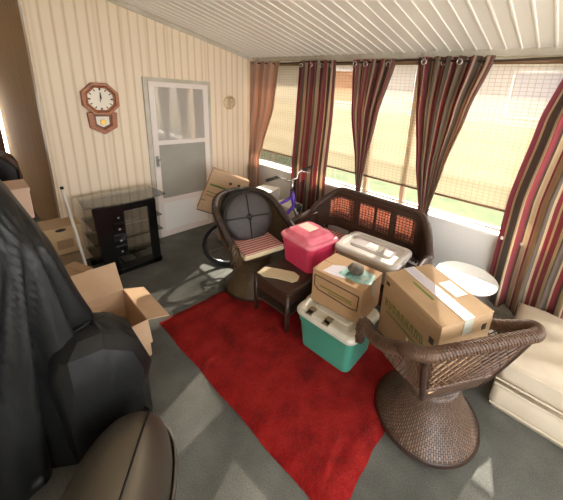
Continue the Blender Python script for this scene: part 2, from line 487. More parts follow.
# window wall: wainscot, sill, beam, mullions
struct(B((XE / 2, 0.05, 0.39), (XE, 0.1, 0.78)).build('wall_right', M['white']))
struct(B((XE / 2, 0.03, 0.795), (XE, 0.2, 0.03)).build('trim_3', M['white'], bevel=0.006))
mb = B((XE / 2, 0.02, 2.265), (XE, 0.1, 0.09)); mb.box((XE / 2, -0.04, 2.30), (XE, 0.05, 0.035))
struct(mb.build('trim_4', M['greyw'], bevel=0.006))
struct(B((XE / 2, -0.012, 0.05), (XE, 0.02, 0.1)).build('baseboard_right', M['white']))
struct(B((0.011, -0.33, 0.04), (0.02, 0.64, 0.08)).build('baseboard_back', M['white']))
MUL = [0.03, 1.22, 1.98, 2.43, 3.78, 4.7, 5.6]
for i, x in enumerate(MUL):
    struct(B((x, 0.05, 1.515), (0.045, 0.07, 1.41)).build('trim_%d' % (5 + i), M['mullion'], bevel=0.004))
for i in range(len(MUL) - 1):
    a, b = MUL[i] + .022, MUL[i + 1] - .022
    wi = B(((a + b) / 2, 0.06, 1.515), (b - a, 0.006, 1.41)).build('window_%d' % (i + 1), M['glass']); struct(wi)
    fr = MB()
    for z in (0.818, 2.21): fr.box(((a + b) / 2, 0.06, z), (b - a, 0.025, 0.016))
    fr.build('window_frame', M['white'], wi)

# outside
struct(B((2, 15.3, -0.45), (60, 30, 0.1)).build('ground_outside', M['lawn']))
struct(B((10.5, -4.1, -0.4), (12, 8, 0.1)).build('patio_outside', M['concrete']))  # unseen pale slab added to bounce daylight up to the ceiling
h = thing('neighbouring_house', 'pale house with tan lower siding seen outside through the window shades', 'house', (1, 7, -0.4))
B((0, 1.5, 0.87), (26, 3, 1.75)).build('lower_wall', M['side_l'], h)
B((0, 1.6, 2.6), (26, 2.9, 1.7)).build('upper_wall', M['side_u'], h)
MB().prism([(-0.4, 3.45), (1.6, 4.3), (3.6, 3.45)], -13.3, 13.3, 'yz').build('roof', M['brownpanel'], h)
for x, wd, mt in ((1.65, 1.2, 'win_far'), (-4.6, 1.7, 'brownpanel'), (-10, 1.4, 'win_far')):
    wf = B((x, 0.13, 2.6), (wd, 0.08, 1.25)).build('window_casing', M['white'], h)
    B((x, 0.08, 2.6), (wd - .14, 0.04, 1.1)).build('pane', M[mt], wf)

# ------------------------------------------------------------------ storm door in the panel wall
d0, d1, dt = -1.48, -0.70, 1.905
def ring_prism(mb, outer, inner, x0, x1):
    n = len(outer)
    v = [[mb.bm.verts.new((x, a, b)) for a, b in P_] for x, P_ in ((x0, outer), (x1, outer), (x1, inner), (x0, inner))]
    for k in range(4):
        for i in range(n):
            j = (i + 1) % n; q = (k + 1) % 4
            mb.face([v[k][i], v[k][j], v[q][j], v[q][i]])
def rect(y0, y1, z0, z1): return [(y0, z0), (y1, z0), (y1, z1), (y0, z1)]
yc = (d0 + d1) / 2; iw = d1 - d0 - 0.09
mb = MB(); ring_prism(mb, rect(d0, d1, 0.001, dt), rect(d0 + .042, d1 - .042, 0.004, dt - .042), 0.001, 0.028)
door = struct(mb.build('door_1', M['greyw']))
mb = MB(); e0, e1 = d0 + .044, d1 - .044
ring_prism(mb, rect(e0, e1, 0.006, dt - .044), rect(e0 + .06, e1 - .06, 0.085, dt - .096), 0.006, 0.04)
for z, hh in ((1.185, 0.05), (0.475, 0.06)): mb.box((0.023, yc, z), (0.03, e1 - e0 - .12, hh))
mb.build('sash', M['sash'], door)
B((0.022, yc, 1.51), (0.008, iw - .1, 0.62)).build('glass_pane', M['doorglass'], door)
B((0.024, yc, 0.83), (0.008, iw - .1, 0.68)).build('screen', M['screen'], door)
B((0.024, yc, 0.25), (0.012, iw - .1, 0.4)).build('kick_panel', M['white'], door)
mb = MB(); mb.box((0.055, d0 + .07, 0.98), (0.02, 0.03, 0.12)); mb.tube([(0.065, d0 + .07, 1.0), (0.1, d0 + .07, 1.0), (0.1, d0 + .12, 1.0)], 0.008)
mb.build('handle', M['steel'], door)
mb = MB()
for i in range(7): mb.lathe([(0.006, 0), (0.006, 0.006)], (0.027, d0 + .012, 0.2 + i * 0.27), 8, axis='X'); mb.lathe([(0.006, 0), (0.006, 0.006)], (0.027, d1 - .012, 0.2 + i * 0.27), 8, axis='X')
mb.build('screw_heads', M['steel'], door)

# ------------------------------------------------------------------ wall clock
ck = thing('wall_clock', 'octagonal oak regulator clock with pendulum window on the cream panelled wall', 'clock', (0.0, -1.88, 1.66))
def octa(r, n=8): return [(r * math.cos(PI / 8 + 2 * PI * i / n), r * math.sin(PI / 8 + 2 * PI * i / n)) for i in range(n)]
mb = MB(); ring_prism(mb, octa(0.165), octa(0.132), 0.0, 0.055); ring_prism(mb, octa(0.13), octa(0.112), 0.02, 0.045)
mb.build('bezel', M['oak'], ck, bevel=0.006)
MB().lathe([(0.125, 0.02), (0.125, 0.032)], (0, 0, 0), 40, axis='X').build('dial', M['dial'], ck)
for i in range(12):
    a = 2 * PI * i / 12; B((0.034, 0.093 * math.sin(a), 0.093 * math.cos(a)), (0.002, 0.009 if i % 3 else 0.014, 0.020), M=Matrix.Rotation(-a, 3, 'X')).build('hour_mark', M['blackm'], ck)
mb = MB(); mb.box((0.037, 0.004, 0.03), (0.003, 0.007, 0.06), M=Matrix.Rotation(0.1, 3, 'X')); mb.box((0.037, -0.002, 0.02), (0.003, 0.006, 0.09), M=Matrix.Rotation(-0.06, 3, 'X'))
mb.build('hands', M['blackm'], ck)
o_ = [(-0.125, -0.13), (-0.115, -0.28), (0, -0.345), (0.115, -0.28), (0.125, -0.13)]; i_ = [(-0.075, -0.155), (-0.072, -0.255), (0, -0.295), (0.072, -0.255), (0.075, -0.155)]
mb = MB(); ring_prism(mb, o_, i_, 0.0, 0.045); mb.build('pendulum_case', M['oak'], ck, bevel=0.005)
MB().prism(i_, 0.004, 0.012, 'yz').build('case_back', M['oakdark'], ck)
MB().prism([(-0.055, -0.17), (-0.052, -0.245), (0, -0.275), (0.052, -0.245), (0.055, -0.17)], 0.012, 0.018, 'yz').build('pendulum_pane', M['dial'], ck)
MB().lathe([(0.026, 0.018), (0.022, 0.028)], (0, 0, -0.225), 20, axis='X').build('pendulum', M['brass'], ck)

# round wall ornament
wo = thing('wall_ornament', 'small round openwork ornament on the wall between door and curtain', 'ornament', (0.006, -0.415, 1.66))
mb = MB(); mb.tube([(0.008, 0.085 * math.cos(a), 0.085 * math.sin(a)) for a in [2 * PI * i / 28 for i in range(28)]], 0.006, 6, closed=True)
mb.build('ring', M['ivory'], wo, smooth=True)
mb = MB()
mb.box((0.006, 0, -0.01), (0.006, 0.03, 0.13)); mb.box((0.006, 0, 0.055), (0.006, 0.09, 0.016))
for z in (-0.04, -0.01, 0.02): mb.tube([(0.008, 0.015, z), (0.008, 0.05, z + 0.012), (0.008, 0.08, z)], 0.006, 6)
for z in (-0.03, 0.01): mb.tube([(0.008, -0.015, z), (0.008, -0.08, z + 0.01)], 0.004, 6)
mb.build('figure', M['ivory'], wo)

# ------------------------------------------------------------------ shades, rod, curtains
SH_LBL = ['woven roll shade between the faded corner curtain and the straight striped curtain', 'woven roll shade between the straight curtain and the narrow pinched curtain',
          'woven roll shade between the narrow pinched curtain and the slim bare mullion', 'woven roll shade right of the big gathered curtain, house window behind it']
for i in range(4):
    a, b = MUL[i] + .004, MUL[i + 1] - .004
    t = thing('window_shade', SH_LBL[i], 'shade', ((a + b) / 2, -0.035, 1.02), 0, 'woven roll shades')
    wd = b - a
    mb = MB(); mb.grid(lambda u, v: ((u - .5) * wd, 0.004 * math.sin(v * 40), v * 1.15), 8, 60); mb.build('woven_cloth', M['shade'], t, smooth=True)
    MB().lathe([(0.011, -wd / 2), (0.011, wd / 2)], (0, 0, 0), 10, axis='X').build('bottom_rail', M['brown_rail'], t, smooth=True)
    MB().lathe([(0.02, -wd / 2), (0.02, wd / 2)], (0, 0, 1.165), 12, axis='X').build('roller', M['brown_rail'], t, smooth=True)

RODY = -0.115
t = thing('curtain_rod', 'long thin dark curtain rod below the header beam', 'curtain rod', (0, RODY, 2.19))
pts = []
for i in range(61):
    x = 0.08 + i * 0.0717
    seg = (x % 1.2) / 1.2
    pts.append((x, 0, 0.012 - 0.02 * math.sin(PI * seg)))
MB().tube(pts, 0.009, 8).build('pole', M['rod'], t, smooth=True)
for x in (0.13, 1.2, 2.46, 3.6):
    mb = MB(); mb.tube([(x, 0.01, 0.012), (x, 0.03, 0.03), (x, 0.085, 0.045)], 0.008, 6); mb.box((x, 0.083, 0.045), (0.025, 0.006, 0.06)); mb.build('bracket', M['steel'], t)


def curtain(label, prof, folds, amp, m, ngrom, seed, y0=RODY):
    """prof: (z, x_left, x_right) from the top down"""
    x0 = (prof[0][1] + prof[0][2]) / 2
    t = thing('curtain', label, 'curtain', (x0, y0, 0), 0, 'window curtains')
    rnd = random.Random(seed); ph = [rnd.uniform(0, 6) for _ in range(4)]
    zt, zb = prof[0][0], prof[-1][0]
    def edges(z):
        for k in range(len(prof) - 1):
            if prof[k + 1][0] <= z <= prof[k][0]:
                f = (prof[k][0] - z) / (prof[k][0] - prof[k + 1][0]); f = f * f * (3 - 2 * f) * 0.35 + f * 0.65
                return (prof[k][1] + f * (prof[k + 1][1] - prof[k][1]), prof[k][2] + f * (prof[k + 1][2] - prof[k][2]))
        return prof[-1][1:]
    def fn(u, v):
        z = zt + (zb - zt) * v; a, b = edges(z)
        uu = u + 0.012 * math.sin(5 * u + ph[0] + v * 2)
        wd = b - a
        A = amp * (0.75 + 0.35 * v) * min(1, 0.45 + wd * 1.2)
        y = A * math.sin(2 * PI * folds * u + ph[1] * 0 + 0.5 * math.sin(3 * v + ph[2])) + 0.3 * A * math.sin(2 * PI * folds * 2.1 * u + ph[3] + v)
        return (a + wd * uu - x0, y, z)
    mb = MB(); mb.grid(fn, 150, 36, lambda u, v: (u, v)); mb.build('fabric', m, t, smooth=True, solid=0.003)
    a, b = prof[0][1:]
    for i in range(ngrom):
        u = (i + 0.5) / ngrom
        p = Vector(fn(u, 0.025)) + Vector((0, -0.012, 0))
        mb = MB(); c = (p.x, p.y, p.z)
        mb.tube([(c[0] + 0.021 * math.cos(q), c[1] - 0.004, c[2] + 0.021 * math.sin(q)) for q in [2 * PI * j / 16 for j in range(16)]], 0.006, 6, closed=True)
        mb.build('grommet', M['silver'], t, smooth=True)
    return t


curtain('faded peach curtain hanging in the room corner beside the panel wall', [(2.21, 0.07, 0.68), (1.65, 0.05, 0.59), (1.1, 0.04, 0.36), (0.9, 0.03, 0.28), (0.4, 0.03, 0.26)], 4, 0.035, M['cpeach'], 4, 1)
curtain('straight maroon striped curtain hanging behind the bicycle handlebar', [(2.21, 1.00, 1.56), (1.65, 0.96, 1.56), (0.95, 0.91, 1.52), (0.06, 0.90, 1.52)], 5, 0.04, M['cstripe'], 4, 2)
curtain('narrow maroon striped curtain pinched to a point behind the loveseat back', [(2.21, 1.76, 2.25), (1.7, 1.80, 2.12), (1.15, 1.92, 2.04), (0.86, 1.965, 2.01), (0.3, 1.93, 2.05)], 5, 0.04, M['cstripe'], 4, 3)
curtain('large maroon striped curtain gathered to a point above the loveseat right end', [(2.22, 2.46, 3.08), (1.8, 2.50, 2.96), (1.3, 2.585, 2.85), (0.86, 2.68, 2.78), (0.3, 2.62, 2.82)], 6, 0.045, M['cstripe'], 4, 4)
curtain('wide striped curtain at the right edge hanging down behind the cream mattress', [(2.21, 3.56, 4.35), (1.77, 3.46, 4.3), (1.14, 3.39, 4.25), (0.5, 3.385, 4.2), (0.22, 3.385, 4.2)], 6, 0.05, M['cstripe5'], 5, 5)

# ------------------------------------------------------------------ rug
rx0, rx1, ry0, ry1 = 1.46, 3.23, -2.06, -0.92
rnd = random.Random(3)
def rugp(u, v):
    e = 0.004 * math.sin(23 * u + 4 * v) + 0.003 * math.sin(41 * v + 3 * u)
    edge = min(u, 1 - u, v, 1 - v)
    zz = 0.004 + 0.022 * min(1, edge * 22) + (rnd.random() - .5) * 0.006
    wav = 0.012 * math.sin(9 * v + 1.0) if u > 0.97 else 0
    return (rx0 + (rx1 - rx0) * u + (e if edge < .02 else 0) + wav, ry0 + (ry1 - ry0) * v + (e if edge < .02 else 0), zz)
mb = MB(); mb.grid(rugp, 110, 70)
tag(mb.build('rug', M['rug'], smooth=True), 'red shaggy rectangular rug on the grey carpet', 'rug')

# ------------------------------------------------------------------ wicker chairs
def upath(half, back, front, rad, n=16):
    """U from the right arm front round the back to the left arm front; local +X faces forward"""
    pts = []
    def seg(a, b, k):
        for i in range(k): pts.append((a[0] + (b[0] - a[0]) * i / k, a[1] + (b[1] - a[1]) * i / k))
    seg((front, -half), (-back + rad, -half), n)
    for i in range(n): a = -PI / 2 - (PI / 2) * i / n; pts.append((-back + rad + rad * math.cos(a), -half + rad + rad * math.sin(a)))
    seg((-back, -half + rad), (-back, half - rad), n)
    for i in range(n): a = PI - (PI / 2) * i / n; pts.append((-back + rad + rad * math.cos(a), half - rad + rad * math.sin(a)))
    seg((-back + rad, half), (front, half), n); pts.append((front, half))
    return pts


def wicker_chair(label, loc, rz, half, back, front, rad, zarm, zback, lattice, mw, base_r=0.29, seat_z=0.42, curve=1.0, lean=0.0, nar=0.80):
    t = thing('wicker_armchair', label, 'chair', loc, rz, 'swivel wicker armchairs')
    MB().lathe([(base_r, 0), (base_r + .004, 0.02), (base_r - .01, 0.035), (base_r * .80, 0.11), (base_r * .64, 0.19), (base_r * .55, 0.26), (base_r * .53, 0.30)], n=48).build('base', M['wick_base'] if lattice else mw, t, smooth=True)
    MB().lathe([(base_r + .002, 0.0), (base_r + .014, 0.012), (base_r + .002, 0.026)], n=48, cap=False).build('base_hoop', M['cane_d'], t, smooth=True)
    P_ = upath(half, back, front, rad); n = len(P_) - 1
    cxm = 0.0
    # seat bowl, a closed dish
    ir = 0.66
    MB().lathe([(base_r * .5, 0.285), (half * nar * .85, 0.32), (half * nar * 1.02, seat_z - .01), (half * nar, seat_z), (0.01, seat_z)], n=40, sx=(back + front) / 2 / half, c=((front - back) / 2 * .8, 0, 0)).build('seat', mw, t, smooth=True)
    def zr(i):
        x, y = P_[i]
        f = (front - x) / (front + back)
        f = max(0, min(1, f)); s_ = f ** curve; s_ = s_ * s_ * (3 - 2 * s_)
        return zarm + (zback - zarm) * s_
    def rim(i):
        x, y = P_[i]; z = zr(i); f = (z - zarm) / max(1e-6, zback - zarm)
        return Vector((x - lean * f, y, z))
    def foot(i):
        x, y = P_[i]; cx = (front - back) / 2 * .8
        return Vector((cx + (x - cx) * nar, y * nar * 1.03, seat_z - 0.04))
    def fn(u, v):
        i = u * n; k = min(int(i), n - 1); f = i - k
        a = rim(k).lerp(rim(k + 1), f); b = foot(k).lerp(foot(k + 1), f)
        p = b.lerp(a, v); p.z -= 0.02 * math.sin(PI * v); return p
    tot = sum(math.dist(P_[i], P_[i + 1]) for i in range(n))
    def uvm(u, v): return (u * tot, v * 0.42)
    if lattice:
        mb = MB(); mb.grid(lambda u, v: fn(u, v * .3), 80, 5, lambda u, v: uvm(u, v * .3)); mb.build('woven_band', mw, t, smooth=True, solid=0.014)
        mb = MB()          # diagonal open weave
        nu, nv = 84, 10
        vs = {}
        def V(i, j):
            if (i, j) not in vs: vs[(i, j)] = mb.bm.verts.new(fn(i / nu, 0.28 + 0.72 * j / nv))
            return vs[(i, j)]
        for i in range(0, nu + 1):
            for j in range(0, nv + 1):
                if (i + j) % 2: continue
                if 1 <= i <= nu - 1 and 1 <= j <= nv - 1: mb.face([V(i - 1, j), V(i, j - 1), V(i + 1, j), V(i, j + 1)])
        # note: diamond faces share corners, the wire follows their edges
        mb.build('open_weave', M['cane'], t, wire=0.011)
        for s_ in (0.345, 0.655):
            MB().tube([fn(s_, v / 6) + Vector((0, 0, 0)) for v in range(7)], 0.017, 8).build('strut', M['cane_d'], t, smooth=True)
    else:
        mb = MB(); mb.grid(fn, 80, 12, uvm); mb.build('woven_shell', mw, t, smooth=True, solid=0.016)
    path = [rim(0) + Vector((0.015, 0, -0.16)), rim(0) + Vector((0.025, 0, -0.06))] + [rim(i) for i in range(n + 1)] + [rim(n) + Vector((0.025, 0, -0.06)), rim(n) + Vector((0.015, 0, -0.16))]
    MB().tube(path, 0.029, 10).build('rim', mw, t, smooth=True)
    mb = MB(); strands = 4
    for k in range(strands):
        pl = []
        for i in range(len(path) * 5 - 4):
            a = path[i // 5].lerp(path[min(i // 5 + 1, len(path) - 1)], (i % 5) / 5); q = i * 0.62 + 2 * PI * k / strands
            tdir = (path[min(i // 5 + 1, len(path) - 1)] - path[i // 5]); tdir = tdir.normalized() if tdir.length > 1e-6 else Vector((1, 0, 0))
            nx = tdir.cross(Vector((0, 0, 1))); nx = nx.normalized() if nx.length > .1 else Vector((0, 1, 0)); ny = tdir.cross(nx)
            pl.append(a + (nx * math.cos(q) + ny * math.sin(q)) * 0.029)
        mb.tube(pl, 0.0055, 4)
    mb.build('rim_braid', M['cane'] if lattice else M['cane_d'], t, smooth=True)
    for s_ in (-1, 1):      # woven arm fronts
        y = s_ * half
        mb = MB(); x = front
        mb.grid(lambda u, v: (x + 0.012 - (1 - v) * (front + back) / 2 * (1 - nar), y * (nar + (1 - nar) * v) + (u - .5) * 0.075, seat_z - .04 + v * (zarm - seat_z + .04)), 4, 6, lambda u, v: (u * .07, v * .2))
        mb.build('arm_front', mw, t, solid=0.03)
    return t


# front chair: faces the loveseat, holds the big carton
CA = (3.35, -1.29, 0.031)
wicker_chair('dark brown swivel wicker chair with open diamond weave holding the biggest carton', CA, math.atan2(0.57, -0.82), 0.365, 0.265, 0.24, 0.09, 0.52, 0.77, True, M['wick_l'], 0.29, 0.38, 1.5, 0.01, 0.55)
CB = (1.60, -1.22, 0.031)
chair_b = wicker_chair('brown round-backed swivel wicker chair with charcoal back cushions and a striped seat pad', CB, -0.18, 0.305, 0.31, 0.21, 0.29, 0.58, 0.83, False, M['wick_old'], 0.27, 0.40, 0.85, 0.10)

# cushions in that chair
def round_cushion(label, loc, rot, rad, th):
    t = thing('round_cushion', label, 'cushion', loc, rot=rot, group='round charcoal cushions')
    prof = [(0.002, -th / 2)] + [(rad * math.sin(a), -th / 2 * math.cos(a) ** 0.6 if math.cos(a) > 0 else 0) for a in [PI / 2 * i / 8 for i in range(1, 9)]] + [(rad * math.sin(a), th / 2 * abs(math.cos(a)) ** 0.6) for a in [PI / 2 * i / 8 for i in range(7, 0, -1)]] + [(0.002, th / 2 * 0.8)]
    MB().lathe(prof, n=40, axis='X').build('pad', M['cush'], t, smooth=True)
    mb = MB()
    for a in (0, PI / 2, PI, 3 * PI / 2):
        mb.tube([(th / 2 * (max(0.0, 1 - (k / 8) ** 2) ** 0.3) + 0.002, rad * k / 8 * math.cos(a), rad * k / 8 * math.sin(a)) for k in range(9)], 0.008, 6)
    mb.build('cross_seam', M['cushseam'], t, smooth=True)
    MB().lathe([(0.028, 0), (0.022, 0.012), (0.002, 0.016)], (th / 2 * .98, 0, 0), 16, axis='X').build('button', M['cushseam'], t, smooth=True)
    MB().tube([(0, rad * math.cos(2 * PI * k / 36), rad * math.sin(2 * PI * k / 36)) for k in range(36)], 0.012, 6, closed=True).build('piping', M['cushseam'], t, smooth=True)
    return t
round_cushion('round charcoal quilted cushion with crossed seams and centre button in the round-backed chair', (1.475, -1.20, 0.685), (0, -0.40, -0.28), 0.228, 0.09)
round_cushion('round charcoal cushion mostly hidden behind the crossed-seam cushion in the round wicker chair', (1.385, -1.175, 0.685), (0, -0.40, -0.28), 0.228, 0.05)
t = thing('seat_cushion', 'red and white striped seat pad with a cream edge in the round wicker chair', 'cushion', (1.635, -1.235, 0.437), -0.18)
B((0, 0, 0.03), (0.38, 0.40, 0.05)).build('cushion_edge', M['cream'], t, bevel=0.02)
B((0, 0, 0.058), (0.365, 0.385, 0.014)).build('striped_top', M['stripe'], t, bevel=0.006)

# ------------------------------------------------------------------ coffee table
t = thing('wicker_coffee_table', 'low dark brown wicker table with a pale folded paper on top', 'table', (2.08, -1.16, 0.030))
tw, td, th = 0.43, 0.58, 0.36
B((0, 0, th - .02), (tw, td, 0.04)).build('tabletop', M['wick'], t, bevel=0.016)
for sx in (-1, 1):
    for sy in (-1, 1):
        MB().tube([(sx * (tw / 2 - .025), sy * (td / 2 - .025), 0), (sx * (tw / 2 - .025), sy * (td / 2 - .025), th - .04)], 0.02, 10).build('leg', M['cane_d'], t, smooth=True)
mb = MB()
for sy in (-1, 1): mb.grid(lambda u, v: ((u - .5) * (tw - .05), sy * (td / 2 - .025), th - .14 + v * .11), 16, 4, lambda u, v: (u * tw, v * .1))
for sx in (-1, 1): mb.grid(lambda u, v: (sx * (tw / 2 - .025), (u - .5) * (td - .05), th - .14 + v * .11), 20, 4, lambda u, v: (u * td, v * .1))
mb.build('apron', M['wick'], t, solid=0.012)
B((0, 0, 0.12), (tw - .06, td - .06, 0.015)).build('lower_shelf', M['wick'], t)
mb = MB(); mb.prism([(-.17, -.05), (-.16, .05), (-.05, .07), (.10, .085), (.165, .05), (.175, -.01), (.15, -.05), (.02, -.055), (-.10, -.075)], 0, 0.006)
pp = tag(mb.build('folded_paper', M['cream'], loc=(2.06, -1.33, th + .0315), rot=(0, 0, 0.35)), 'pale cream folded paper lying on the low wicker table', 'paper')

# ------------------------------------------------------------------ loveseat
LX, LY, LW = 2.33, -0.30, 1.24
t = thing('wicker_loveseat', 'dark wicker loveseat with a curved caned back standing under the windows', 'loveseat', (LX, LY, 0))
def backz(x):
    u = abs(x) / (LW / 2); return 0.885 - 0.19 * max(0, (u - .62) / .38) ** 2
def backy(x):
    u = abs(x) / (LW / 2); return -0.17 * max(0, (u - .7) / .3) ** 2
# top roll: arm - back - arm
path = []
for i in range(11): path.append((-LW / 2 - .035, -0.55 + i * 0.034, 0.58 + 0.004 * i))
for i in range(41):
    x = -LW / 2 + LW * i / 40; path.append((x, backy(x), backz(x)))
for i in range(11): path.append((LW / 2 + .035, -0.21 - i * 0.034, 0.62 - 0.004 * i))
MB().tube(path, 0.034, 10).build('top_rail', M['wick'], t, smooth=True)
def bp(x, v): z0 = 0.46; return (x, backy(x) - 0.04 * (1 - v) * 0, z0 + (backz(x) - z0) * v)
for a, b in ((-.53, -.25), (-.18, -.005), (.02, .17), (.23, .43)):
    mb = MB(); mb.grid(lambda u, v: Vector(bp(a + (b - a) * u, 0.22 + .64 * v)), 10, 10, lambda u, v: (u * (b - a), v * .27))
    mb.build('cane_panel', M['cane_red'], t, solid=0.006)
    mb = MB(); mb.grid(lambda u, v: Vector(bp(a + (b - a) * u, 0.22 + .64 * v)) + Vector((0, -0.006, 0)), max(4, int((b - a) / .030)), 10); mb.build('lattice', M['cane_d'], t, wire=0.009)
for a, b in ((-.61, -.53), (-.25, -.18), (-.005, .02), (.17, .23), (.43, .61)):
    mb = MB(); mb.grid(lambda u, v: Vector(bp(a + (b - a) * u, 0.02 + .98 * v)) + Vector((0, -0.010, 0)), 6, 8, lambda u, v: (u * (b - a), v * .4)); mb.build('stile', M['wick'], t, solid=0.016)
mb = MB(); mb.grid(lambda u, v: Vector(bp(-.6 + 1.2 * u, 0.0 + .25 * v)) + Vector((0, -.014, 0)), 30, 3, lambda u, v: (u * 1.2, v * .08)); mb.build('lower_rail', M['wick'], t, solid=0.02)
mb = MB(); mb.grid(lambda u, v: Vector(bp(-.6 + 1.2 * u, 0.83 + .17 * v)) + Vector((0, -.012, 0)), 30, 3, lambda u, v: (u * 1.2, v * .08)); mb.build('upper_band', M['wick'], t, solid=0.018)
B((0, -0.27, 0.35), (LW - .04, 0.54, 0.05)).build('seat', M['wick'], t, bevel=0.012)
B((0, -0.53, 0.27), (LW - .06, 0.02, 0.13)).build('front_apron', M['wick'], t)
for sx in (-1, 1):
    X_ = sx * (LW / 2 + .025)
    mb = MB(); mb.grid(lambda u, v: (X_, -0.54 + .44 * u, 0.34 + v * 0.25), 12, 6, lambda u, v: (u * .44, v * .25)); mb.build('arm_panel', M['wick'], t, solid=0.014)
    MB().tube([(X_, -.55, 0.02), (X_, -.55, .58)], 0.022, 10).build('leg', M['cane_d'], t, smooth=True)
    MB().tube([(sx * (LW / 2 - .02), -.0, 0.0), (sx * (LW / 2 - .02), 0, .5)], 0.022, 10).build('leg', M['cane_d'], t, smooth=True)
t = thing('seat_pad', 'red striped seat pad on the caned loveseat', 'cushion', (LX - .1, -0.55, 0.376))
B((0, 0, 0.03), (0.9, 0.36, 0.06)).build('padded_cover', M['stripe'], t, bevel=0.02)


# ------------------------------------------------------------------ totes
def tote(name, label, loc, size, rz, mbody, mlid, lid_h=0.045, taper=0.88, domed=False, group='lidded storage totes'):
    W, D, H = size
    t = thing(name, label, 'storage bin', loc, rz, group)
    mb = MB(); R_ = .05
    def rr(w_, d_, r_):
        pts = []
        for cx, cy, a0 in ((w_ / 2 - r_, d_ / 2 - r_, 0), (-w_ / 2 + r_, d_ / 2 - r_, PI / 2), (-w_ / 2 + r_, -d_ / 2 + r_, PI), (w_ / 2 - r_, -d_ / 2 + r_, 3 * PI / 2)):
            for i in range(6): a = a0 + PI / 2 * i / 5; pts.append((cx + r_ * math.cos(a), cy + r_ * math.sin(a)))
        return pts
    def loft(mb, levels, capt=True):
        rs = []
        for w_, d_, r_, z in levels: rs.append([mb.bm.verts.new((a, b, z)) for a, b in rr(w_, d_, r_)])
        n = len(rs[0])
        for k in range(len(rs) - 1):
            for i in range(n): j = (i + 1) % n; mb.face([rs[k][i], rs[k][j], rs[k + 1][j], rs[k + 1][i]])
        mb.face(rs[0][::-1])
        if capt: mb.face(rs[-1])
    bw, bd = W - .03, D - .03; zt = H - lid_h * .6
    loft(mb, [(bw * taper, bd * taper, R_, 0), (bw * (taper + .08), bd * (taper + .08), R_, H * .66), (bw * (taper + .11), bd * (taper + .11), R_, H * .665), (bw * .995, bd * .995, R_, zt)])
    mb.build('body', mbody, t, smooth=False, bevel=0.004)
    mb = MB()
    lv = [(W, D, R_ + .01, H - lid_h), (W + .006, D + .006, R_ + .01, H - lid_h * .5), (W - .01, D - .01, R_ + .01, H - lid_h * .15)]
    if domed: lv += [(W - .05, D - .05, R_, H), (W - .12, D - .10, R_, H + .035), (W - .24, D - .2, R_ * .7, H + .055)]
    else: lv += [(W - .04, D - .04, R_, H), (W - .10, D - .10, R_, H), (W - .115, D - .115, R_ * .9, H - .012), (W - .2, D - .2, R_ * .8, H - .012), (W - .215, D - .215, R_ * .7, H - .002)]
    loft(mb, lv); mb.build('lid', mlid, t, bevel=0.003)
    for s_ in (-1, 1):
        B((s_ * (W / 2 - .006), 0, H - lid_h * .45), (0.028, 0.11, 0.03)).build('latch', mlid, t, bevel=0.006)
    return t


TEAL = tote('storage_bin', 'teal tote with a milky white lid on the red rug, beneath the small carton', (2.635, -1.265, 0.030), (0.51, 0.40, 0.325), 0.03, M['teal'], M['lidwhite'], 0.05, 0.88)
for x in (-.13, 0.02): B((x, -.155, 0.322), (0.05, 0.085, 0.006), rz=0.1).build('lid_marking', mat('lid_smudge', '#8a7a5e', 0.6), TEAL)
PINK = tote('storage_bin', 'bright pink tote with a pale domed lid standing on the wicker table', (2.075, -0.99, 0.391), (0.42, 0.36, 0.27), -0.10, M['pink'], M['pinklid'], 0.04, 0.9, domed=True)
B((-0.02, 0.0, 0.325), (0.16, 0.11, 0.003)).build('lid_label', M['label'], PINK)
GREY = tote('storage_bin', 'cloudy tote with a pale grey recessed lid standing on the loveseat seat', (2.578, -0.735, 0.437), (0.58, 0.385, 0.20), 0.06, M['clear'], M['greylid'], 0.045, 0.9)
B((0, 0, 0.201), (0.36, 0.15, 0.004), rz=0).build('lid_centre', M['greyin'], GREY, bevel=0.0015)
B((0.02, 0.0, 0.204), (0.14, 0.09, 0.003)).build('lid_label', M['paper'], GREY)


# ------------------------------------------------------------------ cartons
def carton(label, loc, size, rz, mm, name='cardboard_box', rot=None, group='closed cardboard cartons', flaps=True, cat='box'):
    W, D, H = size
    t = thing(name, label, cat, loc, rz, group, rot)
    B((0, 0, H / 2 - .002), (W, D, H - .004)).build('carton_body', mm, t, bevel=0.004)
    if flaps:
        for s_ in (-1, 1):
            B((0, s_ * (D / 4 + .001), H), (W + .002, D / 2 - .003, 0.006)).build('top_flap', mm, t)
    return t


# the big carton in the front chair
big = carton('biggest carton with green lettering and a silvery taped seam, in the front wicker chair', (3.275, -1.29, 0.445), (0.46, 0.345, 0.405), -0.475, M['card'])
W, D, H = 0.46, 0.345, 0.405
B((0.0, 0.0, H + .005), (W + .004, 0.065, 0.002)).build('seam_tape', M['tape_b'], big)
for s_ in (-1, 1): B((0, s_ * .034, H + .0055), (W + .004, 0.005, 0.003)).build('tape_edge', M['paper'], big)
B((W / 2 + .002, 0.0, H - .04), (0.002, 0.06, 0.09)).build('tape_end', M['tape'], big)
B((0.02, 0.105, H + .005), (0.13, 0.085, 0.002)).build('shipping_label', M['label'], big)
B((-0.02, -0.07, H + .005), (0.16, 0.012, 0.002)).build('green_line', M['print_green'], big)
mb = MB(); x = -0.19; rnd = random.Random(11)
for i in range(9):                          # worn green capitals, too blurred in the photo to read
    for k in range(2): mb.box((x + k * 0.017, -D / 2 - .001, 0.24), (0.006, 0.002, 0.05), M=Matrix.Rotation(rnd.uniform(-.25, .25), 3, 'Y'))
    mb.box((x + .01, -D / 2 - .001, 0.24 + rnd.choice((-.021, 0, .021))), (0.018, 0.002, 0.006)); x += 0.038
mb.build('green_lettering', M['print_green'], big)
B((-.03, -D / 2 - .001, 0.185), (0.28, 0.002, 0.008)).build('green_underline', M['print_green'], big)
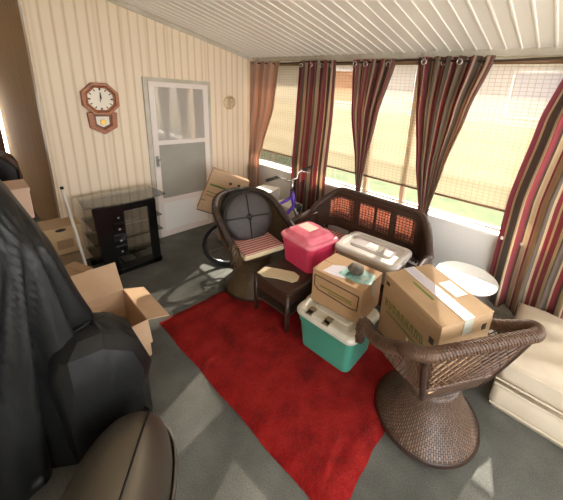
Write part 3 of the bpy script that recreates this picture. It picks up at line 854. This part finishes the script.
B((0.03, -D / 2 - .001, 0.155), (0.016, 0.002, 0.02)).build('white_sticker', M['paper'], big)
mb = MB(); mb.box((W / 2 - .045, -D / 2 - .001, 0.29), (0.03, 0.002, 0.035)); mb.box((-W / 2 + .04, -D / 2 - .001, 0.36), (0.03, 0.002, 0.02)); mb.build('dark_mark', M['print_dark'], big)
B((W / 2 + .001, .12, 0.33), (0.002, 0.03, 0.035)).build('side_mark', M['print_dark'], big)
# green scrap under the carton, seen through the weave
mb = MB(); mb.box((0, 0, 0.01), (0.16, 0.10, 0.018)); mb.box((0.04, 0.02, 0.022), (0.07, 0.04, 0.008), rz=.4)

sm = carton('small carton with a dark outlined panel, standing on the teal tote under a pebble', (2.625, -1.175, 0.358), (0.415, 0.295, 0.265), 0.055, M['card3'])
W, D, H = 0.415, 0.295, 0.265
mb = MB()
def outline(mb, pts, wdt, y):
    for i in range(len(pts)):
        a, b = Vector(pts[i]), Vector(pts[(i + 1) % len(pts)]); m_ = (a + b) / 2; d_ = b - a
        mb.box((m_.x, y, m_.y), (d_.length + wdt, 0.002, wdt), M=Matrix.Rotation(-math.atan2(d_.y, d_.x), 3, 'Y'))
outline(mb, [(-.185, .225), (.185, .215), (.18, .105), (.12, .095), (-.15, .115), (-.185, .14)], 0.007, -D / 2 - .001)
mb.build('dark_outline', M['print_dark'], sm)
mb = MB(); mb.box((0.0, -D / 2 - .001, 0.15), (0.27, 0.002, 0.012), M=Matrix.Rotation(.03, 3, 'Y')); mb.box((0.04, -D / 2 - .001, 0.13), (0.2, 0.002, 0.008)); mb.build('olive_lettering', M['print_olive'], sm)
B((W / 2 + .001, 0.03, 0.2), (0.002, 0.05, 0.10)).build('side_tape', M['tape'], sm)
mb = MB(); mb.prism([(-.13, -.06), (-.10, .05), (-.02, .085), (.06, .06), (.05, -.06), (-.02, -.07)], 0, 0.004)
tag(mb.build('plastic_wrap', M['tape_b'], loc=(2.615, -1.225, 0.6245), rot=(0, 0, .2)), 'crumpled clear plastic on the small carton, left of the pebble', 'plastic wrap')
mb = MB(); mb.prism([(-.12, -.07), (-.11, .05), (.0, .085), (.11, .07), (.13, -.05), (.03, -.085)], 0, 0.005)
tag(mb.build('aqua_wrapper', M['aqua'], loc=(2.71, -1.175, 0.6255), rot=(0, 0, .1)), 'aqua green film under the pebble on the small carton', 'wrapper')
mb = MB(); bmesh.ops.create_icosphere(mb.bm, subdivisions=3, radius=1)
for v in mb.bm.verts:
    v.co = Vector((v.co.x * .062, v.co.y * .052, v.co.z * (.045 if v.co.z > 0 else .034))) * (1 + .06 * math.sin(9 * v.co.x + 5 * v.co.y))
tag(mb.build('pebble', M['stone'], smooth=True, loc=(2.69, -1.17, 0.663)), 'smooth grey rounded pebble resting on aqua film atop the small carton', 'stone')

# ------------------------------------------------------------------ round table, bin, mattress
t = thing('side_table', 'white round side table lit by the sun below the windows', 'table', (3.27, -0.465, 0))
MB().lathe([(0.21, 0.53), (0.222, 0.535), (0.225, 0.55), (0.218, 0.556), (0.21, 0.548), (0.002, 0.548)], n=48).build('tabletop', M['tray'], t, smooth=True)
MB().lathe([(0.015, 0.03), (0.015, 0.53)], n=12).build('pedestal', M['silver'], t, smooth=True)
MB().lathe([(0.14, 0), (0.14, 0.012), (0.02, 0.035)], n=32).build('foot', M['silver'], t, smooth=True)
t = thing('plastic_bin', 'grey rounded plastic bin between the big carton and the mattress', 'bin', (3.47, -0.66, 0))
mb = MB()
def sq(a, rx, ry, e=0.5): c, s_ = math.cos(a), math.sin(a); return (rx * math.copysign(abs(c) ** e, c), ry * math.copysign(abs(s_) ** e, s_))
lv = [(0.075, 0.10, 0), (0.09, .12, 0.02), (0.1, 0.13, 0.28), (0.095, 0.125, 0.31), (0.07, .10, 0.325), (0.01, .01, 0.33)]
mb.grid(lambda u, v: (lambda k: (*sq(2 * PI * u, k[0], k[1]), k[2]))(lv[int(round(v * 5))]), 32, 5, closed_u=True)
mb.build('bin_body', M['greyplastic'], t, smooth=True)

t = thing('folding_mattress', 'cream folded mattress of two stacked layers on the floor at the right', 'mattress', (4.55, -0.56, 0))
def pillow_box(mb, w_, d_, z0, z1, seed, crown):
    r_ = random.Random(seed); p = [r_.uniform(0, 6) for _ in range(6)]
    def f(u, v):
        x, y = (u - .5), (v - .5)
        e = min(1, min(u, 1 - u) * 9) ** .5 * min(1, min(v, 1 - v) * 7) ** .5
        zz = z1 - .03 + crown * e + e * (.011 * math.sin(13 * x + 5 * y + p[0]) + .008 * math.sin(21 * y - 9 * x + p[1]) + .005 * math.sin(37 * x + 23 * y + p[2]))
        return (x * w_, y * d_, zz)
    g = mb.grid(f, 60, 40)
    n1, n2 = len(g), len(g[0])
    loop = [g[i][0] for i in range(n1)] + [g[n1 - 1][j] for j in range(1, n2)] + [g[i][n2 - 1] for i in range(n1 - 2, -1, -1)] + [g[0][j] for j in range(n2 - 2, 0, -1)]
    prev = loop
    for s_, zf in ((1.012, .7), (1.014, .35), (0.99, 0.0)):
        nl = [mb.bm.verts.new((v.co.x * (s_ if abs(v.co.x) > w_ * .49 else 1), v.co.y * (s_ if abs(v.co.y) > d_ * .49 else 1), z0 + (z1 - .03 - z0) * zf)) for v in loop]
        for i in range(len(loop)): j = (i + 1) % len(loop); mb.face([prev[i], prev[j], nl[j], nl[i]])
        prev = nl
    mb.face(prev)
mb = MB(); pillow_box(mb, 1.82, 0.74, 0.0, 0.20, 1, 0.03); mb.build('lower_layer', M['mattress'], t, smooth=True)
mb = MB(); pillow_box(mb, 1.80, 0.72, 0.205, 0.40, 2, 0.035); mb.build('upper_layer', M['mattress'], t, smooth=True)
for z in (0.185, 0.03, 0.225, 0.35):
    w_, d_ = .913, .373
    MB().tube([(-w_, -d_, z), (w_, -d_, z), (w_, d_, z), (-w_, d_, z)], 0.007, 6, closed=True).build('piping', M['mattress'], t)

# ------------------------------------------------------------------ bicycle
RA, HD = Vector((1.12, -1.19, 0.26)), Vector((1.45, -0.60, 0.78))
hd = Vector((HD.x - RA.x, HD.y - RA.y, 0)).normalized(); sd_ = Vector((-hd.y, hd.x, 0))
FA = Vector((HD.x, HD.y, 0.26)) + hd * 0.17
t = thing('bicycle', 'purple bicycle parked behind the round-backed wicker chair', 'bicycle', (RA.x, RA.y, 0))
O = Vector((RA.x, RA.y, 0))
def wheel(c):
    c = c - O
    def ring(r_): return [c + (hd * math.cos(2 * PI * i / 40) + Vector((0, 0, 1)) * math.sin(2 * PI * i / 40)) * r_ for i in range(40)]
    wo_ = MB().tube(ring(0.241), 0.019, 10, closed=True).build('wheel', M['tyre'], t, smooth=True)
    MB().tube(ring(0.216), 0.009, 6, closed=True).build('wheel_rim', M['silver'], wo_, smooth=True)
    MB().tube([c - sd_ * .045, c + sd_ * .045], 0.018, 10).build('hub', M['silver'], wo_, smooth=True)
    mb = MB()
    for i in range(18):
        a = 2 * PI * i / 18; mb.tube([c + sd_ * (.03 if i % 2 else -.03), c + (hd * math.cos(a) + Vector((0, 0, 1)) * math.sin(a)) * .21], 0.0018, 4)
    mb.build('spokes', M['silver'], wo_)
wheel(RA); wheel(FA)
ra, fa, hdp = RA - O, FA - O, HD - O
bb = ra + hd * 0.36 + Vector((0, 0, 0.0)); stp = ra + hd * 0.27 + Vector((0, 0, 0.27))
ht0 = hdp + Vector((0, 0, -0.14)) + hd * .03
mb = MB()
for a, b, r_ in ((hdp + Vector((0, 0, -.04)), stp, .017), (ht0, bb, .02), (stp + Vector((0, 0, .04)), bb, .016)): mb.tube([a, b], r_, 10)
for s_ in (-1, 1):
    mb.tube([ra + sd_ * .05 * s_, bb + sd_ * .02 * s_], .009, 8); mb.tube([ra + sd_ * .05 * s_, stp + sd_ * .015 * s_], .008, 8)
mb.tube([hdp + Vector((0, 0, .02)), ht0 + Vector((0, 0, -.02)) ], .023, 12)
mb.build('frame', M['purple'], t, smooth=True)
mb = MB()
for s_ in (-1, 1): mb.tube([ht0 + Vector((0, 0, -.03)) + sd_ * .045 * s_, fa + sd_ * .05 * s_], .012, 8)
mb.tube([ht0 + Vector((0, 0, -.03)) - sd_ * .05, ht0 + Vector((0, 0, -.03)) + sd_ * .05], .014, 8)
mb.build('fork', M['silver'], t, smooth=True)
mb = MB(); q = ht0 + hd * .05 + Vector((0, 0, -.03))
mb.box(q, (.05, .09, .06), rz=math.atan2(hd.y, hd.x)); mb.tube([q + sd_ * .05, q + sd_ * .06 + Vector((0, 0, -.08))], .012, 6); mb.tube([q - sd_ * .05, q - sd_ * .06 + Vector((0, 0, -.08))], .012, 6)
mb.build('front_brake', M['blackm'], t)
G1, G2 = Vector((1.42, -0.94, 0.985)) - O, Vector((1.50, -0.36, 1.055)) - O
mid = hdp + Vector((0, 0, .16)); dG = (G2 - G1).normalized()
bar = [G1, G1 + dG * .13, G1 + dG * .19 + Vector((0, 0, -.01)), mid - dG * .06 + Vector((0, 0, .0)), mid + dG * .06, G2 - dG * .19 + Vector((0, 0, -.02)), G2 - dG * .13, G2]
MB().tube(bar, 0.011, 8).build('handlebar', M['silver'], t, smooth=True)
MB().tube([hdp, mid], 0.014, 8).build('stem', M['silver'], t, smooth=True)
for a, b in ((G1, G1 + dG * .13), (G2, G2 - dG * .13)): MB().tube([a, b], 0.018, 8).build('grip', M['blackm'], t, smooth=True)
for a in (G1 + dG * .15, G2 - dG * .15): MB().tube([a, a + hd * .05 + Vector((0, 0, -.02)), a + hd * .06 + (Vector((0, 0, -.04)) - dG * .05 * (1 if a == G1 else -1))], 0.006, 6).build('brake_lever', M['silver'], t, smooth=True)
MB().tube([stp, stp + Vector((0, 0, .06)) - hd * .01], .012, 8).build('seat_post', M['silver'], t, smooth=True)
mb = MB(); sc = stp + Vector((0, 0, .075)) - hd * .02
mb.prism([(-.12, -.07), (-.10, -.085), (-.02, -.05), (.13, -.015), (.13, .015), (-.02, .05), (-.10, .085), (-.12, .07)], -.02, .025)
o = mb.build('saddle', M['blackm'], t, bevel=.012, loc=sc, rot=(0, 0, math.atan2(hd.y, hd.x)))
mb = MB(); mb.tube([bb - sd_ * .06, bb + sd_ * .06], .02, 10)
for s_ in (-1, 1): mb.tube([bb + sd_ * .065 * s_, bb + sd_ * .075 * s_ + (hd * .1 + Vector((0, 0, -.12))) * s_], .009, 6)
mb.build('crank', M['blackm'], t)
for s_ in (-1, 1): B(bb + sd_ * .12 * s_ + (hd * .1 + Vector((0, 0, -.12))) * s_, (.09, .08, .02), rz=math.atan2(hd.y, hd.x)).build('pedal', M['blackm'], t)

# ------------------------------------------------------------------ boxes by the corner
P0, P1, P2 = Vector((0.571, -1.012, 0.943)), Vector((0.795, -0.667, 0.771)), Vector((0.527, -1.20, 0.476))
ux = (P0 - P1).normalized(); uz = -(P2 - P0); Wd = (P1 - P0).length; uz = (uz - ux * uz.dot(ux)); Hd = uz.length; uz.normalize(); un = uz.cross(ux)   # faces the room
Mx = Matrix((ux, un, uz)).transposed()
tb = thing('cardboard_box', 'tilted pale carton with a green printed line propped near the door', 'box', P0 - ux * Wd / 2 - uz * Hd / 2 - un * 0.10, group='closed cardboard cartons', rot=Mx.to_euler())
B((0, 0, 0), (Wd, 0.20, Hd)).build('carton_body', M['card2'], tb, bevel=0.004)
fy = 0.101
B((.10, fy, 0.07), (Wd - .26, 0.002, 0.022)).build('green_band', M['print_green'], tb)
mb = MB()
for z, x0, wd in ((-.02, .1, .2), (-.06, .13, .14), (-.13, .2, .05)): mb.box((x0, fy, z), (wd, .002, .01))
mb.build('green_lettering', M['print_green'], tb)
mb = MB()
for x0, z in ((-0.02, .15), (-.12, .16), (-.10, .10)): mb.lathe([(.018, 0), (.018, .002)], (x0, fy - .001, z), 14, axis='Y')
mb.build('round_marks', M['print_dark'], tb)
B((0, 0.0, -Hd / 2 - .004), (Wd, 0.205, 0.008)).build('dark_base_edge', M['blackm'], tb)
carton('plain carton standing under the tilted printed carton', (0.62, -0.84, 0), (0.24, 0.22, 0.29), 0, M['card'])
carton('white carton beside the tilted printed carton, under the corner window', (0.72, -0.36, 0), (0.26, 0.30, 0.60), 0.3, M['paper'], cat='box', group='white cartons')
carton('low white carton between the bicycle frame and the window wall', (1.10, -0.31, 0), (0.30, 0.22, 0.50), -0.1, M['paper'], cat='box', group='white cartons')

# ------------------------------------------------------------------ glass stand
t = thing('media_stand', 'black media stand with glass shelves against the cream wall', 'stand', (0.33, -1.90, 0))
fx = 0.22                       # front face in local x
y0, y1, hh = -0.28, 0.24, 0.725
def yz(y, z, lean=0): return (y, z)
mb = MB(); mb.prism([(y0 - .01, hh), (y0 + .115, hh), (y0 + .15, 0.0), (y0 + .03, 0.0)], fx - .035, fx, 'yz'); mb.build('left_post', M['black'], t, bevel=.004)
mb = MB(); mb.prism([(y1 - .075, hh), (y1, hh), (y1 + .01, 0.0), (y1 - .065, 0.0)], fx - .035, fx, 'yz'); mb.build('right_post', M['black'], t, bevel=.004)
B((fx - .02, (y0 + y1) / 2, hh - .035), (0.05, y1 - y0, 0.07)).build('top_rail', M['black'], t, bevel=.004)
B((fx - .06, (y0 + y1) / 2 + .03, 0.03), (0.12, y1 - y0 - .02, 0.055)).build('base_rail', M['black'], t, bevel=.004)
B((-.17, (y0 + y1) / 2, 0.03), (0.06, y1 - y0, 0.055)).build('rear_rail', M['black'], t)
mb = MB(); n_ = 14
pts = [(-0.20, -.31), (-0.20, .33)] + [(0.19 + .055 * math.cos((i / n_ - .5) * PI), .36 - .70 * i / n_) for i in range(n_ + 1)]
mb.prism(pts, 0.732, 0.742); mb.build('glass_top', M['tglass'], t)
for z in (0.52, 0.36, 0.2): B((0.0, 0.0, z), (0.40, 0.60, 0.008)).build('glass_shelf', M['tglass'], t)
dc = B((fx - .17, y0 + .165, 0.40), (0.22, 0.17, 0.50)).build('drawer_tower', M['blackm'], t, bevel=.004)
for i in range(4):
    z = 0.585 - i * 0.12
    dr = B((fx - .055, y0 + .165, z), (0.012, 0.155, 0.105)).build('drawer_front', M['black'], dc, bevel=.003)
    MB().lathe([(.006, 0), (.013, .012), (.012, .022), (.002, .025)], (fx - .05, y0 + .19, z), 12, axis='X').build('knob', M['silver'], dr, smooth=True)
for s_ in (0, 1): B((0, -.02 + s_ * .13, 0.015), (0.40, 0.05, 0.028)).build('floor_runner', M['black'], t)

# ------------------------------------------------------------------ left corner pile
t = thing('broom_pole', 'thin white pole with a dark tip leaning at the wall corner', 'pole', (0.55, -2.275, 0))
MB().tube([(0, 0, 0.0), (-0.25, -0.05, 0.885)], 0.012, 10).build('pole', M['paper'], t, smooth=True)
MB().tube([(-0.25, -0.05, 0.885), (-0.258, -.052, 0.91)], 0.013, 10).build('tip', M['blackm'], t, smooth=True)
carton('low carton supporting the tan file box at the wall corner', (0.10, -2.38, 0), (0.30, 0.28, 0.22), 0, M['card'])
t = thing('file_box', 'tan file box with a hand hole standing at the wall corner behind the pole', 'box', (0.10, -2.36, 0.223))
mb = B((0, 0, 0.13), (0.26, 0.26, 0.24)); mb.build('box_body', M['binbox'], t, bevel=.004)
B((0, 0, 0.26), (0.28, 0.28, 0.05)).build('box_lid', M['binbox'], t, bevel=.004)
MB().lathe([(.022, 0), (.022, .003)], (0.14, -.02, 0.26), 14, axis='X', sx=1.8, sy=.7).build('hand_hole', M['print_dark'], t)
B((0.131, 0, 0.11), (.002, .12, .09)).build('front_marking', M['card3'], t)
carton('long closed carton between the black cover and the media stand', (0.80, -2.47, 0), (0.42, 0.30, 0.24), 0.15, M['card2'])
carton('small pale carton lying on the long closed carton by the black cover', (0.80, -2.42, 0.247), (0.22, 0.16, 0.10), 0.35, M['card2'])

# open carton
t = thing('open_cardboard_box', 'open cardboard box with spread flaps beside the black plastic cover', 'box', (1.50, -2.37, 0))
W, D, H = 0.46, 0.30, 0.30; th = .006
mb = MB()
mb.box((0, 0, .004), (W, D, .008)); mb.box((W / 2, 0, H / 2), (th, D, H)); mb.box((-W / 2, 0, H / 2), (th, D, H)); mb.box((0, D / 2, H / 2), (W, th, H)); mb.box((0, -D / 2, H / 2), (W, th, H))
mb.build('carton_body', M['card2'], t)
def flap(hx, hy, ln, wd, ax, ang):
    mb = MB()
    if ax == 'y': mb.box((0, ln / 2 * hy, 0), (wd, ln, th)); rot = (ang, 0, 0)
    else: mb.box((ln / 2 * hx, 0, 0), (ln, wd, th)); rot = (0, ang, 0)
    return mb.build('flap', M['card2'], t, loc=(hx * W / 2, hy * D / 2, H), rot=rot)
flap(0, 1, .15, W, 'y', -0.35); flap(-1, 0, .22, D, 'x', 1.0); flap(0, -1, .15, W, 'y', -3.7); flap(1, 0, .16, D, 'x', 1.25)

# things standing behind the black cover
t = thing('hard_case', 'black upright case with rounded top behind the black cover at the far left', 'case', (0.10, -2.64, 0))
mb = MB(); mb.prism([(-.10, 0), (.10, 0), (.105, 1.0), (.09, 1.14), (.03, 1.19), (-.05, 1.19), (-.10, 1.13)], -.28, .0, 'yz'); mb.build('case_shell', M['walnut'], t, bevel=.02)
mb = MB(); mb.prism([(-.14, 0), (.075, 0), (.08, 1.10), (.0, 1.20), (-.10, 1.21)], .004, .10, 'yz'); mb.build('case_front', M['black'], t, bevel=.02)
MB().tube([(-.1, -.02, 1.19), (-.1, -.02, 1.23), (-.2, -.02, 1.23), (-.2, -.02, 1.19)], .012, 8).build('handle', M['blackm'], t)
t = thing('footlocker', 'dark grey footlocker behind the black cover, carrying a pale box', 'chest', (0.68, -2.86, 0))
B((0, 0, .40), (0.34, 0.40, 0.80)).build('chest_body', M['goldgrey'], t, bevel=.01); B((0, 0, .83), (0.36, 0.42, 0.055)).build('chest_lid', M['goldgrey'], t, bevel=.012)
t = thing('pale_box', 'pale pinkish box on the dark footlocker behind the black cover', 'box', (0.70, -2.68, 0.859))
B((0, 0, .105), (0.26, 0.20, 0.21)).build('box_body', M['pale'], t, bevel=.006); B((0, 0, .215), (0.27, 0.21, 0.03)).build('box_lid', M['pale'], t, bevel=.006)

# ------------------------------------------------------------------ black plastic cover
t = thing('plastic_cover', 'black plastic sheet draped over a tall bulky item at the left edge', 'cover', (1.8, -3.0, 0))
ymx = [(1.80, -3.0), (1.62, -2.83), (1.39, -2.72), (1.09, -2.62), (0.75, -2.56), (0.4, -2.55), (0.0, -2.54)]
def ymax(z):
    for k in range(len(ymx) - 1):
        if ymx[k + 1][0] <= z <= ymx[k][0]:
            f = (ymx[k][0] - z) / (ymx[k][0] - ymx[k + 1][0]); return ymx[k][1] + f * (ymx[k + 1][1] - ymx[k][1])
    return ymx[-1][1]
def cover(u, v):
    a = 2 * PI * u; z = 1.80 * (1 - v) ** 1.0
    ym = ymax(z); yb = -3.55; yc_, hy = (ym + yb) / 2, (ym - yb) / 2
    hx = 0.08 + 0.15 * min(1, v * 3) + 0.08 * v
    if v < .06: hx *= v / .06; hy *= v / .06
    c, s_ = math.cos(a), math.sin(a); e = .55
    x, y = hx * math.copysign(abs(c) ** e, c), hy * math.copysign(abs(s_) ** e, s_)
    # folds radiating from the pinched corner
    fold = 0.015 * max(0, min(1, (v - .22) * 2.2)) * math.sin(a * 9 + 2.2 * v)
    if c > 0 and z < 1.38:
        phi = (yc_ + y + 2.715) / (1.42 - z)
        amp = min(1, (1.38 - z) * 1.5) * min(1, c * 3)
        fold += amp * (0.075 * (abs(math.sin(19 * phi + .9)) ** .8 - .5) + .012 * math.sin(61 * phi + 3 * z))
    n_ = Vector((x / max(hx, .01), y / max(hy, .01), 0)); n_ = n_.normalized() if n_.length > 0 else n_
    p = Vector((1.86 + x, yc_ + y, z)) + n_ * (fold - .02)
    if v > .97: p.z = max(0.0, p.z + .02 * (1 + math.sin(a * 9)))
    return p - Vector((1.8, -3.0, 0))
mb = MB(); mb.grid(cover, 220, 46, closed_u=True); mb.build('tall_drape', M['sheet'], t, smooth=True)
rnd = random.Random(5)
LOWV = [(0.03, 0.69), (0.55, 0.68), (0.93, 0.62), (1.02, 0.50), (1.0, 0.30), (0.98, 0.12), (0.94, 0.02)]
JIT = {}
def low(u, v):
    i, j = int(round(u * 16)) % 16, int(round(v * 6))
    if (i, j) not in JIT: JIT[(i, j)] = Vector((rnd.uniform(-.016, .016), rnd.uniform(-.016, .016), rnd.uniform(-.014, .014)))
    a = 2 * PI * u; r_, z = LOWV[j]
    c, s_ = math.cos(a), math.sin(a); e = .42
    x = .19 * r_ * math.copysign(abs(c) ** e, c); y = .19 * r_ * math.copysign(abs(s_) ** e, s_)
    z -= .10 * max(0, y / .2) * (1 if z > .4 else .0)
    z += .06 * max(0, -y / .2) * (1 if z > .4 else 0)
    p = Vector((2.04 + x, -2.565 + y, z)) + JIT[(i, j)]
    p.z = max(0.004, p.z)
    return p - Vector((1.8, -3.0, 0))
mb = MB(); mb.grid(low, 16, 6, closed_u=True); bmesh.ops.triangulate(mb.bm, faces=mb.bm.faces); mb.build('low_drape', M['sheet'], t, smooth=True, bevel=0.012)

# ------------------------------------------------------------------ graphite shell in the foreground
ax = Vector((-0.80, 0.60, 0)).normalized()
t = thing('rounded_case', 'smooth graphite rounded hard shell with a thin black seam in the near left foreground', 'case', (2.63, -2.715, 0), math.atan2(ax.y, ax.x))
A_, B_, H_ = 0.43, 0.205, 0.30
def shell(u, v, s0=1.0, z0=.13, h=H_):
    a = 2 * PI * u; ph = PI / 2 * v
    r_ = math.cos(ph) ** .75
    c, s_ = math.cos(a), math.sin(a); e = .86
    return Vector((A_ * s0 * r_ * math.copysign(abs(c) ** e, c), B_ * s0 * r_ * math.copysign(abs(s_) ** e, s_), z0 + h * math.sin(ph) ** .9))
mb = MB(); mb.grid(lambda u, v: shell(u, v, .955), 72, 20, closed_u=True); mb.build('upper_shell', M['shell'], t, smooth=True)
mb = MB()
for z, s_ in ((.125, 1.012), (.10, 1.012)): mb.tube([shell(i / 60, 0, s_, z, 0) for i in range(60)], .008, 6, closed=True)
mb.build('rim_band', M['rim'], t, smooth=True)
mb = MB(); lvz = [(0.985, .13), (1.0, .10), (.97, .05), (.9, .0), (.01, .0)]
mb.grid(lambda u, v: (lambda q_: shell(u, 0, q_[0], q_[1], 0))(lvz[int(round(v * 4))]), 60, 4, closed_u=True); mb.build('lower_shell', M['goldgrey'], t, smooth=True)
pl = []
for i in range(25):
    f = i / 24
    X_ = A_ * (0.95 - 1.75 * f); yy = -B_ * (0.30 + .10 * math.sin(PI * f)) if f > .1 else -B_ * (.02 + 2.8 * f)
    k = max(0.0, 1 - abs(X_ / A_) ** 2.3 - abs(yy / B_) ** 2.3)
    # height of the shell above (X_, yy)
    rr_ = (abs(X_ / A_) ** (2 / .86) + abs(yy / B_) ** (2 / .86)) ** (.86 / 2); rr_ = min(.999, rr_)
    ph = math.acos(rr_ ** (1 / .75)); pl.append((X_, yy, .13 + H_ * math.sin(ph) ** .9))
MB().tube(pl, .005, 6).build('seam', M['blackm'], t, smooth=True)
